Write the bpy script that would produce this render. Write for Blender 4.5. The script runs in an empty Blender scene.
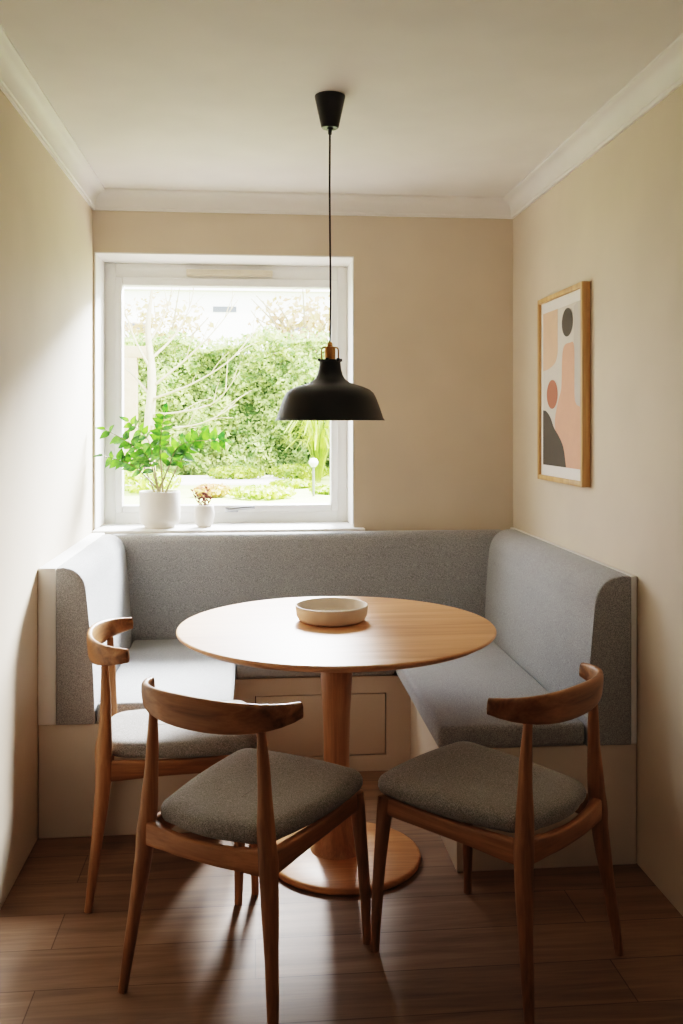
import bpy, bmesh, math, random
from mathutils import Vector, Matrix, Euler

random.seed(7)
PI = math.pi
col = bpy.context.scene.collection

# ------------------------------------------------------------------ helpers
def new_obj(name, bm, mats, parent=None, smooth=True, angle=40):
    me = bpy.data.meshes.new(name)
    bmesh.ops.recalc_face_normals(bm, faces=bm.faces[:])
    bm.to_mesh(me); bm.free()
    if not isinstance(mats, (list, tuple)): mats = [mats]
    for m in mats: me.materials.append(m)
    if smooth:
        for p in me.polygons: p.use_smooth = True
        try: me.set_sharp_from_angle(angle=math.radians(angle))
        except Exception: pass
    o = bpy.data.objects.new(name, me); col.objects.link(o)
    if parent is not None: o.parent = parent
    return o

def raw_obj(name, verts, faces, mats, parent=None, smooth=True):
    me = bpy.data.meshes.new(name)
    me.from_pydata(verts, [], faces)
    me.update()
    if not isinstance(mats, (list, tuple)): mats = [mats]
    for m in mats: me.materials.append(m)
    if smooth:
        for p in me.polygons: p.use_smooth = True
    o = bpy.data.objects.new(name, me); col.objects.link(o)
    if parent is not None: o.parent = parent
    return o

def tag(o, label, cat, group=None, kind=None):
    o['label'] = label; o['category'] = cat
    if group: o['group'] = group
    if kind: o['kind'] = kind
    return o

def struct(o):
    o['kind'] = 'structure'; return o

def thing(name, label, cat, loc=(0, 0, 0), rotz=0, group=None):
    o = bpy.data.objects.new(name, None); col.objects.link(o)
    o.empty_display_size = 0.1
    o.location = loc; o.rotation_euler = (0, 0, rotz)
    return tag(o, label, cat, group)

def bx(bm, x0, x1, y0, y1, z0, z1, bev=0, seg=2):
    vs = [bm.verts.new(p) for p in ((x0,y0,z0),(x1,y0,z0),(x1,y1,z0),(x0,y1,z0),(x0,y0,z1),(x1,y0,z1),(x1,y1,z1),(x0,y1,z1))]
    fs = [bm.faces.new([vs[i] for i in f]) for f in ((0,3,2,1),(4,5,6,7),(0,1,5,4),(1,2,6,5),(2,3,7,6),(3,0,4,7))]
    if bev:
        es = set()
        for f in fs: es.update(f.edges)
        bmesh.ops.bevel(bm, geom=list(es), offset=bev, segments=seg, affect='EDGES', profile=0.5, clamp_overlap=True)

def box_obj(name, dims, mat, parent=None, bev=0, seg=2):
    bm = bmesh.new(); bx(bm, *dims, bev=bev, seg=seg)
    return new_obj(name, bm, mat, parent)

def lathe(bm, prof, seg=48, c=(0, 0, 0), closed_ends=True):
    rings = []
    for r, z in prof:
        if r < 1e-6:
            rings.append([bm.verts.new((c[0], c[1], c[2]+z))])
        else:
            rings.append([bm.verts.new((c[0]+r*math.cos(2*PI*i/seg), c[1]+r*math.sin(2*PI*i/seg), c[2]+z)) for i in range(seg)])
    for a, b in zip(rings, rings[1:]):
        for i in range(seg):
            j = (i+1) % seg
            if len(a) == 1 and len(b) == 1: continue
            if len(a) == 1: bm.faces.new((a[0], b[j], b[i]))
            elif len(b) == 1: bm.faces.new((a[i], a[j], b[0]))
            else: bm.faces.new((a[i], a[j], b[j], b[i]))
    if closed_ends:
        if len(rings[0]) > 1: bm.faces.new(rings[0][::-1])
        if len(rings[-1]) > 1: bm.faces.new(rings[-1])

def lathe_obj(name, prof, mat, parent=None, seg=48, c=(0,0,0), ends=True, angle=40):
    bm = bmesh.new(); lathe(bm, prof, seg, c, ends)
    return new_obj(name, bm, mat, parent, angle=angle)

def smooth_path(pts, n):
    P = [Vector(p) for p in pts]
    if len(P) == 2: return [P[0].lerp(P[1], i/n) for i in range(n+1)]
    out = []; m = len(P)-1
    for k in range(n+1):
        t = k/n*m; i = min(int(t), m-1); f = t-i
        p0 = P[i-1] if i > 0 else P[0]*2-P[1]
        p1, p2 = P[i], P[i+1]
        p3 = P[i+2] if i+2 < len(P) else P[-1]*2-P[-2]
        out.append(0.5*((2*p1)+(p2-p0)*f+(2*p0-5*p1+4*p2-p3)*f*f+(3*p1-p0-3*p2+p3)*f**3))
    return out

def interp(vals, t):
    m = len(vals)-1; x = t*m; i = min(int(x), m-1); f = x-i
    f = f*f*(3-2*f) if m > 1 else f
    return vals[i]*(1-f)+vals[i+1]*f

def sweep(bm, pts, W, H, n=16, seg=16, up=(0, 0, 1), e=2.0, n_round=True):
    """swept superellipse; W = size across, H = size along up (full sizes, lists interpolated)"""
    path = smooth_path(pts, n)
    up = Vector(up); rings = []
    N = len(path)
    for k, p in enumerate(path):
        t = (path[min(k+1, N-1)]-path[max(k-1, 0)]).normalized()
        s = t.cross(up)
        if s.length < 1e-4: s = t.cross(Vector((0, 1, 0)))
        s.normalize(); u = s.cross(t).normalized()
        w = interp(W, k/(N-1))/2; h = interp(H, k/(N-1))/2
        r = []
        for i in range(seg):
            a = 2*PI*(i+0.5)/seg; c, d = math.cos(a), math.sin(a)
            q = p + s*(w*math.copysign(abs(c)**(2/e), c)) + u*(h*math.copysign(abs(d)**(2/e), d))
            r.append(bm.verts.new(q))
        rings.append(r)
    for a, b in zip(rings, rings[1:]):
        for i in range(seg):
            j = (i+1) % seg
            bm.faces.new((a[i], a[j], b[j], b[i]))
    if n_round:
        for ring, sgn in ((rings[0], -1), (rings[-1], 1)):
            cpt = sum((v.co for v in ring), Vector())/seg
            ins = [bm.verts.new(cpt+(v.co-cpt)*0.75 + (path[-1]-path[-2] if sgn > 0 else path[0]-path[1]).normalized()*0.0015) for v in ring]
            for i in range(seg):
                j = (i+1) % seg
                bm.faces.new((ring[i], ring[j], ins[j], ins[i]))
            bm.faces.new(ins)
    else:
        bm.faces.new(rings[0][::-1]); bm.faces.new(rings[-1])

def prism(bm, prof, axis, a0, a1, bev=0, seg=3):
    """extrude a closed 2D profile. axis 'y': prof=(x,z); axis 'x': prof=(y,z)"""
    def pt(p, a): return (p[0], a, p[1]) if axis == 'y' else (a, p[0], p[1])
    A = [bm.verts.new(pt(p, a0)) for p in prof]; B = [bm.verts.new(pt(p, a1)) for p in prof]
    n = len(prof)
    fa = bm.faces.new(A[::-1]); fb = bm.faces.new(B)
    for i in range(n):
        j = (i+1) % n; bm.faces.new((A[i], A[j], B[j], B[i]))
    if bev:
        es = list(fa.edges)+list(fb.edges)
        bmesh.ops.bevel(bm, geom=es, offset=bev, segments=seg, affect='EDGES', profile=0.5, clamp_overlap=True)

# ------------------------------------------------------------------ materials
def srgb(r, g, b):
    f = lambda c: (c/255/12.92) if c/255 <= 0.04045 else ((c/255+0.055)/1.055)**2.4
    return (f(r), f(g), f(b), 1)

def base_mat(name):
    m = bpy.data.materials.new(name); m.use_nodes = True
    nt = m.node_tree; b = nt.nodes['Principled BSDF']
    return m, nt, b

def ramp(nt, stops):
    r = nt.nodes.new('ShaderNodeValToRGB')
    el = r.color_ramp.elements
    el[0].position, el[0].color = stops[0]
    el[1].position, el[1].color = stops[-1]
    for p, c in stops[1:-1]:
        e = el.new(p); e.color = c
    return r

def mix_col(nt, a, b, fac, mode='MIX'):
    m = nt.nodes.new('ShaderNodeMix'); m.data_type = 'RGBA'; m.blend_type = mode
    for sock, v in ((m.inputs['Factor'], fac), (m.inputs['A'], a), (m.inputs['B'], b)):
        if hasattr(v, 'is_output'): nt.links.new(v, sock)
        else: sock.default_value = v
    return m.outputs['Result']

def coords(nt, scale=(1, 1, 1), kind='Object'):
    tc = nt.nodes.new('ShaderNodeTexCoord'); mp = nt.nodes.new('ShaderNodeMapping')
    mp.inputs['Scale'].default_value = scale
    nt.links.new(tc.outputs[kind], mp.inputs['Vector'])
    return mp.outputs['Vector']

def noise(nt, vec, scale, detail=4, rough=0.5, dist=0):
    n = nt.nodes.new('ShaderNodeTexNoise')
    n.inputs['Scale'].default_value = scale; n.inputs['Detail'].default_value = detail
    n.inputs['Roughness'].default_value = rough; n.inputs['Distortion'].default_value = dist
    nt.links.new(vec, n.inputs['Vector']); return n.outputs['Fac']

def bump(nt, b, h, strength, dist=0.002):
    n = nt.nodes.new('ShaderNodeBump'); n.inputs['Strength'].default_value = strength
    n.inputs['Distance'].default_value = dist
    nt.links.new(h, n.inputs['Height']); nt.links.new(n.outputs['Normal'], b.inputs['Normal'])

def paint(name, c, rough=0.6, var=0.04, bs=0.05, spec=0.4):
    m, nt, b = base_mat(name)
    v = coords(nt); n = noise(nt, v, 3.0, 3)
    d = tuple(x*(1-var) for x in c[:3])+(1,); l = tuple(min(1, x*(1+var)) for x in c[:3])+(1,)
    r = ramp(nt, [(0.3, d), (0.7, l)]); nt.links.new(n, r.inputs['Fac'])
    nt.links.new(r.outputs['Color'], b.inputs['Base Color'])
    b.inputs['Roughness'].default_value = rough
    b.inputs['Specular IOR Level'].default_value = spec
    if bs: bump(nt, b, noise(nt, v, 260, 2), bs, 0.001)
    return m

def wood(name, axis, dark, mid, light, rough=0.42, scale=1.0, spec=0.4):
    m, nt, b = base_mat(name)
    along, across = 1.6*scale, 22*scale
    s = [across]*3; s['xyz'.index(axis)] = along
    v = coords(nt, tuple(s))
    n1 = noise(nt, v, 1.0, 5, 0.55, 0.6)
    s2 = [160*scale]*3; s2['xyz'.index(axis)] = 4*scale
    v2 = coords(nt, tuple(s2)); n2 = noise(nt, v2, 1.0, 3, 0.6)
    r = ramp(nt, [(0.30, dark), (0.5, mid), (0.70, light)]); nt.links.new(n1, r.inputs['Fac'])
    r2 = ramp(nt, [(0.35, (0.72, 0.70, 0.68, 1)), (0.6, (1, 1, 1, 1))]); nt.links.new(n2, r2.inputs['Fac'])
    c = mix_col(nt, r.outputs['Color'], r2.outputs['Color'], 0.55, 'MULTIPLY')
    nt.links.new(c, b.inputs['Base Color'])
    b.inputs['Roughness'].default_value = rough
    b.inputs['Specular IOR Level'].default_value = spec
    bump(nt, b, n2, 0.12, 0.001)
    return m

def fabric(name, dark, light, fine=400):
    m, nt, b = base_mat(name)
    v = coords(nt)
    n1 = noise(nt, v, fine, 2, 0.6); n2 = noise(nt, v, 160, 3, 0.6); n3 = noise(nt, v, 5, 2)
    r = ramp(nt, [(0.32, dark), (0.68, light)]); nt.links.new(n1, r.inputs['Fac'])
    r2 = ramp(nt, [(0.3, (0.74, 0.74, 0.74, 1)), (0.7, (1, 1, 1, 1))]); nt.links.new(n2, r2.inputs['Fac'])
    c = mix_col(nt, r.outputs['Color'], r2.outputs['Color'], 0.8, 'MULTIPLY')
    r3 = ramp(nt, [(0.3, (0.9, 0.9, 0.9, 1)), (0.7, (1, 1, 1, 1))]); nt.links.new(n3, r3.inputs['Fac'])
    c = mix_col(nt, c, r3.outputs['Color'], 0.7, 'MULTIPLY')
    nt.links.new(c, b.inputs['Base Color'])
    b.inputs['Roughness'].default_value = 0.92
    b.inputs['Specular IOR Level'].default_value = 0.2
    b.inputs['Sheen Weight'].default_value = 0.25
    b.inputs['Sheen Roughness'].default_value = 0.4
    bump(nt, b, n1, 0.25, 0.002)
    return m

def plain(name, c, rough=0.5, metal=0, spec=0.5, var=0.05, sc=20):
    m, nt, b = base_mat(name)
    n = noise(nt, coords(nt), sc, 3)
    r = ramp(nt, [(0.3, tuple(x*(1-var) for x in c[:3])+(1,)), (0.7, tuple(min(1, x*(1+var)) for x in c[:3])+(1,))])
    nt.links.new(n, r.inputs['Fac']); nt.links.new(r.outputs['Color'], b.inputs['Base Color'])
    b.inputs['Roughness'].default_value = rough; b.inputs['Metallic'].default_value = metal
    b.inputs['Specular IOR Level'].default_value = spec
    return m

def leaf_mat(name, c1, c2, trans=0.5, sc=8, rough=0.45):
    m, nt, b = base_mat(name)
    n = noise(nt, coords(nt), sc, 3, 0.6)
    r = ramp(nt, [(0.35, c1), (0.65, c2)]); nt.links.new(n, r.inputs['Fac'])
    nt.links.new(r.outputs['Color'], b.inputs['Base Color'])
    b.inputs['Roughness'].default_value = rough
    t = nt.nodes.new('ShaderNodeBsdfTranslucent'); nt.links.new(r.outputs['Color'], t.inputs['Color'])
    mx = nt.nodes.new('ShaderNodeMixShader'); mx.inputs[0].default_value = trans
    nt.links.new(b.outputs[0], mx.inputs[1]); nt.links.new(t.outputs[0], mx.inputs[2])
    nt.links.new(mx.outputs[0], nt.nodes['Material Output'].inputs['Surface'])
    return m

def glass_mat(name, tint=(1, 1, 1, 1), refl=0.06):
    m = bpy.data.materials.new(name); m.use_nodes = True
    nt = m.node_tree; nt.nodes.remove(nt.nodes['Principled BSDF'])
    t = nt.nodes.new('ShaderNodeBsdfTransparent'); t.inputs['Color'].default_value = tint
    g = nt.nodes.new('ShaderNodeBsdfGlossy'); g.inputs['Roughness'].default_value = 0.02
    lw = nt.nodes.new('ShaderNodeLayerWeight'); lw.inputs['Blend'].default_value = refl*2
    mx = nt.nodes.new('ShaderNodeMixShader')
    nt.links.new(lw.outputs['Fresnel'], mx.inputs[0])
    nt.links.new(t.outputs[0], mx.inputs[1]); nt.links.new(g.outputs[0], mx.inputs[2])
    nt.links.new(mx.outputs[0], nt.nodes['Material Output'].inputs['Surface'])
    return m

def floor_mat():
    m, nt, b = base_mat('oak_floor_planks')
    v = coords(nt)
    br = nt.nodes.new('ShaderNodeTexBrick')
    br.offset = 0.37; br.inputs['Scale'].default_value = 1.0
    br.inputs['Brick Width'].default_value = 1.5; br.inputs['Row Height'].default_value = 0.185
    br.inputs['Mortar Size'].default_value = 0.0016; br.inputs['Mortar Smooth'].default_value = 0.2
    br.inputs['Bias'].default_value = 0.0
    br.inputs['Color1'].default_value = (0.78, 0.78, 0.78, 1); br.inputs['Color2'].default_value = (1, 1, 1, 1)
    br.inputs['Mortar'].default_value = (0.42, 0.38, 0.34, 1)
    nt.links.new(v, br.inputs['Vector'])
    n1 = noise(nt, coords(nt, (1.5, 16, 1)), 1.0, 5, 0.6, 0.8)
    n2 = noise(nt, coords(nt, (5, 130, 1)), 1.0, 3, 0.6)
    r = ramp(nt, [(0.28, srgb(124, 97, 75)), (0.5, srgb(146, 116, 92)), (0.72, srgb(164, 134, 108))])
    nt.links.new(n1, r.inputs['Fac'])
    r2 = ramp(nt, [(0.3, (0.8, 0.8, 0.8, 1)), (0.65, (1, 1, 1, 1))]); nt.links.new(n2, r2.inputs['Fac'])
    c = mix_col(nt, r.outputs['Color'], br.outputs['Color'], 1.0, 'MULTIPLY')
    c = mix_col(nt, c, r2.outputs['Color'], 0.7, 'MULTIPLY')
    nt.links.new(c, b.inputs['Base Color'])
    b.inputs['Roughness'].default_value = 0.5
    b.inputs['Specular IOR Level'].default_value = 0.28
    bump(nt, b, br.outputs['Color'], 0.15, 0.001)
    return m

M = {}
M['wall'] = paint('beige_wall_paint', srgb(210, 196, 178), 0.7)
M['ceil'] = paint('white_ceiling_paint', srgb(240, 238, 234), 0.8)
M['trim'] = paint('white_trim_paint', srgb(243, 241, 238), 0.5, bs=0)
M['upvc'] = plain('white_window_plastic', srgb(240, 239, 236), 0.35, var=0.01)
M['bench'] = paint('cream_bench_paint', srgb(208, 195, 180), 0.5, bs=0.02)
M['gap'] = plain('drawer_gap_shade', srgb(60, 48, 38), 0.9)  # dark colour stands in for shadow in the drawer gap
M['fabric'] = fabric('grey_bench_fabric', srgb(124, 124, 124), srgb(196, 196, 197))
M['seatfab'] = fabric('grey_chair_fabric', srgb(106, 101, 97), srgb(178, 173, 168))
cd, cm, cl = srgb(108, 74, 46), srgb(150, 106, 70), srgb(178, 130, 90)
for ax in 'xyz': M['oak'+ax] = wood('chair_oak_along_'+ax, ax, cd, cm, cl)
M['table'] = wood('table_oak', 'x', srgb(196, 140, 98), srgb(214, 160, 116), srgb(225, 175, 134), 0.42, 0.8, 0.65)
M['tablez'] = wood('table_oak_upright', 'z', srgb(170, 126, 90), srgb(188, 144, 106), srgb(200, 158, 120), 0.4)
M['tablebase'] = wood('table_base_oak', 'x', srgb(170, 114, 70), srgb(192, 136, 88), srgb(206, 152, 104), 0.4, 0.8)
M['frameoak'] = wood('picture_frame_oak', 'z', srgb(180, 138, 92), srgb(200, 160, 112), srgb(214, 176, 128), 0.45)
M['black'] = plain('matte_black_metal', srgb(22, 22, 22), 0.48, 0, 0.5)
M['cord'] = plain('black_cord', srgb(22, 21, 20), 0.6)
M['brass'] = plain('brushed_brass', srgb(172, 132, 84), 0.34, 1.0)
M['lampwhite'] = plain('white_enamel', srgb(240, 236, 228), 0.4)
M['ceramic'] = plain('white_ceramic', srgb(232, 226, 218), 0.45, var=0.02)
M['bowl'] = plain('cream_stoneware', srgb(220, 206, 190), 0.5, var=0.03)
M['soil'] = plain('dark_soil', srgb(60, 46, 36), 0.95, var=0.3, sc=80)
M['stem'] = plain('green_brown_stem', srgb(120, 108, 70), 0.5)
M['leaf'] = leaf_mat('glossy_green_leaf', srgb(26, 62, 20), srgb(84, 130, 36), 0.42, 25)
M['succ'] = plain('pinkish_succulent', srgb(120, 74, 72), 0.5, var=0.15)
M['chrome'] = plain('satin_chrome', srgb(150, 150, 150), 0.3, 1.0)
M['glass'] = glass_mat('window_glass')
M['bulb'] = glass_mat('bulb_glass', (0.97, 0.97, 0.97, 1), 0.12)
M['hedge'] = leaf_mat('hedge_leaf', srgb(92, 122, 58), srgb(194, 206, 138), 0.35, 8)
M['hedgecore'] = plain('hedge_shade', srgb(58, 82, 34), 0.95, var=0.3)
M['bark'] = plain('pale_bark', srgb(150, 138, 116), 0.9, var=0.1)
M['lawn'] = plain('pale_lawn', srgb(150, 164, 98), 0.95, var=0.2, sc=3)
M['paving'] = plain('pale_paving', srgb(206, 198, 190), 0.9, var=0.06, sc=4)
M['shrub'] = leaf_mat('shrub_leaf', srgb(96, 126, 48), srgb(172, 186, 92), 0.35, 9)
M['shrubpink'] = leaf_mat('rosy_shrub_leaf', srgb(170, 112, 84), srgb(180, 160, 100), 0.35, 6)
M['strap'] = leaf_mat('strappy_leaf', srgb(120, 146, 56), srgb(184, 196, 104), 0.4, 4)
M['farleaf'] = leaf_mat('far_tree_leaf', srgb(176, 140, 112), srgb(180, 166, 120), 0.4, 2)
M['post'] = plain('weathered_pale_wood', srgb(160, 140, 116), 0.9, var=0.08)
M['render'] = plain('white_house_render', srgb(244, 242, 238), 0.9)
M['slate'] = plain('house_roof', srgb(214, 208, 204), 0.9)
M['darkglass'] = plain('house_window', srgb(90, 92, 96), 0.3)
M['steel'] = plain('garden_light_steel', srgb(96, 96, 94), 0.5, 0.3)
M['frost'] = plain('frosted_globe', srgb(190, 190, 184), 0.3)
M['brick'] = plain('outside_brick', srgb(200, 180, 160), 0.9)

# ------------------------------------------------------------------ room
XL, XR, YB, ZC, YF = -0.75, 1.238, 4.38, 2.51, -2.0
T = 0.36                                   # outer wall thickness
WX0, WX1, WZ0, WZ1 = -0.743, 0.466, 0.928, 2.230   # window opening
OUT = YB+T

YN = 1.7                                   # the dining nook opens here into the wider room
BX0, BX1, BY = -3.6, 4.0, -4.2
struct(box_obj('floor', (BX0-T, BX1+T, BY-T, OUT, -0.1, 0), floor_mat()))
struct(box_obj('ceiling', (BX0-T, BX1+T, BY-T, OUT, ZC, ZC+0.15), M['ceil']))
struct(box_obj('wall_left', (XL-T, XL, YN, OUT, 0, ZC), M['wall']))
struct(box_obj('wall_right', (XR, XR+T, YN, OUT, 0, ZC), M['wall']))
M['wall2'] = paint('dark_unseen_wall_paint', srgb(150, 134, 114), 0.7)  # unseen walls darkened to soak up bounce light and raise contrast
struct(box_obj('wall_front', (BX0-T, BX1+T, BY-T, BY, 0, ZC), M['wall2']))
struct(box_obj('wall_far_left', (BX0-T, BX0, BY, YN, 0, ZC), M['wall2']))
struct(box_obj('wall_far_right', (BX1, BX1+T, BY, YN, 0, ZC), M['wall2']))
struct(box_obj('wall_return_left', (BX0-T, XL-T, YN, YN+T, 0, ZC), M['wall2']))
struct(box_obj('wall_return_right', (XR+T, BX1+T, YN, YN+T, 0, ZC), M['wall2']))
bm = bmesh.new()
bx(bm, XL, WX0, YB, OUT, 0, ZC); bx(bm, WX1, XR, YB, OUT, 0, ZC)
bx(bm, WX0, WX1, YB, OUT, 0, WZ0); bx(bm, WX0, WX1, YB, OUT, WZ1, ZC)
struct(new_obj('wall_back', bm, M['wall'], smooth=False))
# white plastered window reveal lining
bm = bmesh.new(); LT = 0.006
bx(bm, WX0, WX0+LT, YB-0.001, OUT-0.08, WZ0+0.02, WZ1); bx(bm, WX1-LT, WX1, YB-0.001, OUT-0.08, WZ0+0.02, WZ1)
bx(bm, WX0, WX1, YB-0.001, OUT-0.08, WZ1-LT, WZ1)
struct(new_obj('trim_4', bm, M['trim'], smooth=False))

# crown moulding (coving): profile = distance out from wall, height below ceiling
crown = [(0, 0), (0.066, 0), (0.066, -0.008), (0.060, -0.012)]
for k in range(9):
    a = k/8*PI/2
    crown.append((0.056-0.042*math.sin(a), -0.066+0.052*math.cos(a)))
crown += [(0.014, -0.074), (0.010, -0.076), (0.010, -0.088), (0, -0.088)]
def crown_obj(name, side):
    bm = bmesh.new()
    if side == 'back':
        A = [bm.verts.new((XL+d, YB-d, ZC+z)) for d, z in crown]; B = [bm.verts.new((XR-d, YB-d, ZC+z)) for d, z in crown]
    elif side == 'left':
        A = [bm.verts.new((XL+d, YN, ZC+z)) for d, z in crown]; B = [bm.verts.new((XL+d, YB-d, ZC+z)) for d, z in crown]
    else:
        A = [bm.verts.new((XR-d, YN, ZC+z)) for d, z in crown]; B = [bm.verts.new((XR-d, YB-d, ZC+z)) for d, z in crown]
    n = len(crown)
    for i in range(n):
        j = (i+1) % n; bm.faces.new((A[i], A[j], B[j], B[i]))
    bm.faces.new(A); bm.faces.new(B)
    return struct(new_obj(name, bm, M['trim'], angle=25))
crown_obj('trim_1', 'back'); crown_obj('trim_2', 'left'); crown_obj('trim_3', 'right')

# window sill board
bm = bmesh.new(); bx(bm, XL+0.002, 0.515, YB-0.045, YB, WZ0-0.012, WZ0+0.014, 0.006, 3)
bx(bm, WX0, WX1, YB-0.002, OUT-0.06, WZ0, WZ0+0.014)
struct(new_obj('trim_5', bm, M['trim']))

# window
FY0, FY1 = 4.640, 4.705
win = bpy.data.objects.new('window_1', None); col.objects.link(win); struct(win)
win.location = (0, FY0, WZ0)
def wpart(name, bm, mat):
    bm.transform(Matrix.Translation((0, -FY0, -WZ0)))
    return new_obj(name, bm, mat, win)
fx0, fx1, fz0, fz1 = WX0+LT, WX1-LT, WZ0+0.014, WZ1-LT
def ringframe(bm, x0, x1, z0, z1, wl, wr, wb, wt, y0, y1, bev=0.004):
    bx(bm, x0, x0+wl, y0, y1, z0, z1, bev); bx(bm, x1-wr, x1, y0, y1, z0, z1, bev)
    bx(bm, x0+wl, x1-wr, y0, y1, z0, z0+wb, bev); bx(bm, x0+wl, x1-wr, y0, y1, z1-wt, z1, bev)
bm = bmesh.new(); ringframe(bm, fx0, fx1, fz0, fz1, 0.052, 0.050, 0.056, 0.072, FY0, FY1); wpart('window_frame', bm, M['upvc'])
sx0, sx1, sz0, sz1 = fx0+0.050, fx1-0.048, fz0+0.054, fz1-0.070
bm = bmesh.new(); ringframe(bm, sx0, sx1, sz0, sz1, 0.036, 0.036, 0.036, 0.040, FY0-0.012, FY1-0.01, 0.006); wpart('window_sash', bm, M['upvc'])
bm = bmesh.new(); gx0, gx1, gz0, gz1 = sx0+0.034, sx1-0.034, sz0+0.034, sz1-0.038
bm.faces.new([bm.verts.new(p) for p in ((gx0, 4.68, gz0), (gx1, 4.68, gz0), (gx1, 4.68, gz1), (gx0, 4.68, gz1))])
wpart('pane', bm, M['glass'])
bm = bmesh.new(); bx(bm, -0.34, 0.085, FY0-0.020, FY0, 2.165, 2.198, 0.005); bx(bm, -0.33, 0.075, FY0-0.026, FY0-0.02, 2.172, 2.182, 0.002)
wpart('trickle_vent', bm, plain('cream_vent_plastic', srgb(208, 197, 178), 0.5))
bm = bmesh.new(); hz = sz0+0.012
bx(bm, -0.150, -0.085, FY0-0.022, FY0-0.012, hz-0.012, hz+0.012, 0.004)
sweep(bm, [(-0.118, FY0-0.02, hz), (-0.118, FY0-0.05, hz+0.004)], [0.014, 0.014], [0.014, 0.014], 4, 10, (0, 0, 1))
sweep(bm, [(-0.125, FY0-0.05, hz+0.004), (-0.06, FY0-0.054, hz+0.012), (-0.005, FY0-0.05, hz+0.014)], [0.013, 0.015, 0.013], [0.020, 0.018, 0.016], 8, 10)
wpart('window_handle', bm, M['chrome'])

# ------------------------------------------------------------------ banquette
DECK = 0.392
bq = thing('banquette', 'built-in U-shaped bench with cream base and grey upholstered backs under window', 'bench', (0.25, 4.0, 0))
def bpart(name, bm, mat, par=bq, smooth=True):
    bm.transform(Matrix.Translation((-0.25, -4.0, 0)))
    return new_obj(name, bm, mat, par, smooth)
bm = bmesh.new(); bx(bm, XL+0.003, -0.10, 3.285, YB-0.003, 0, DECK, 0.003); bpart('base', bm, M['bench'])
bm = bmesh.new(); bx(bm, 0.640, XR-0.003, 2.915, YB-0.003, 0, DECK, 0.003); bpart('base', bm, M['bench'])
# back base: a front panel with a rectangular opening that holds the drawer front
bm = bmesh.new(); px0, px1, pz0, pz1 = -0.002, 0.538, 0.066, 0.322
yb0, yb1 = 3.80, YB-0.003
bx(bm, -0.10, px0, yb0, yb1, 0, DECK); bx(bm, px1, 0.640, yb0, yb1, 0, DECK)
bx(bm, px0, px1, yb0, yb1, 0, pz0); bx(bm, px0, px1, yb0, yb1, pz1, DECK); bx(bm, px0, px1, yb0+0.02, yb1, pz0, pz1)
bpart('base', bm, M['bench'], smooth=False)
g = 0.004
bm = bmesh.new(); bx(bm, px0+g, px1-g, yb0+0.0005, yb0+0.018, pz0+g, pz1-g, 0.001); bpart('drawer_front', bm, M['bench'])
bm = bmesh.new(); bx(bm, px0+0.0005, px1-0.0005, yb0+0.0185, yb0+0.0198, pz0+0.0005, pz1-0.0005); bpart('gap_shadow_sheet', bm, M['gap'], smooth=False)  # dark sheet paints the shadow line around the drawer front
# upholstered backs (profiles: distance off the wall line, height)
def back_prof(front_b, front_t, back, ztop, r):
    """ returns (d,z) with d measured positive towards the room """
    p = [(back, DECK+0.001), (front_b, DECK+0.001)]
    for k in range(1, 8):
        t = k/8; z = DECK+(ztop-r-DECK)*t
        p.append((front_b+(front_t-front_b)*(t**1.8), z))
    rb = min(r*0.9, (front_t-back)*0.8)
    for k in range(9):
        a = k/8*PI/2
        p.append((front_t-rb+rb*math.cos(a), ztop-r+r*math.sin(a)))
    p += [(back+0.004, ztop-0.001), (back, ztop-0.006)]
    return p
ZT = 0.936
bm = bmesh.new(); prism(bm, [(XL+d, z) for d, z in back_prof(0.196, 0.166, 0.064, ZT, 0.085)], 'y', 3.272, 4.262, 0.012); bpart('backrest', bm, M['fabric'])
bm = bmesh.new(); prism(bm, [(XR-d, z) for d, z in back_prof(0.174, 0.148, 0.024, ZT+0.004, 0.10)], 'y', 2.902, 4.262, 0.012); bpart('backrest', bm, M['fabric'])
bm = bmesh.new(); prism(bm, [(YB-d, z) for d, z in back_prof(0.130, 0.112, 0.030, ZT-0.006, 0.04)], 'x', XL+0.10, XR-0.07, 0.008); bpart('backrest', bm, M['fabric'])
# white painted ledge behind the backs
bm = bmesh.new()
bx(bm, XL+0.002, XL+0.062, 3.285, YB-0.05, DECK, ZT-0.002, 0.002)
bx(bm, XL+0.10, XR-0.03, YB-0.028, YB-0.002, DECK, WZ0-0.014, 0.002)
bx(bm, XR-0.022, XR-0.002, 2.915, YB-0.03, DECK, ZT+0.002, 0.002)
bpart('ledge', bm, M['trim'])

def cushion(name, x0, x1, y0, y1, z0, z1, label):
    cx, cy = (x0+x1)/2, (y0+y1)/2
    t = None
    bm = bmesh.new(); bx(bm, x0-cx, x1-cx, y0-cy, y1-cy, 0, z1-z0, 0.018, 4)
    o = new_obj(name, bm, M['fabric']); o.location = (cx, cy, z0)
    return tag(o, label, 'cushion', 'seat cushions of the banquette')
CZ0, CZ1 = DECK+0.0015, 0.463
cushion('seat_cushion', XL+0.200, -0.082, 3.272, 4.246, CZ0, CZ1, 'grey fabric bench seat cushion on the left side under the window end, behind left chair')
cushion('seat_cushion', -0.078, 0.574, 3.786, 4.246, CZ0, CZ1, 'grey fabric bench seat cushion along the back wall, in shade behind the round table')
cushion('seat_cushion', 0.578, XR-0.178, 2.902, 4.246, CZ0, CZ1+0.006, 'grey fabric bench seat cushion on the right side below the framed print')

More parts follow.
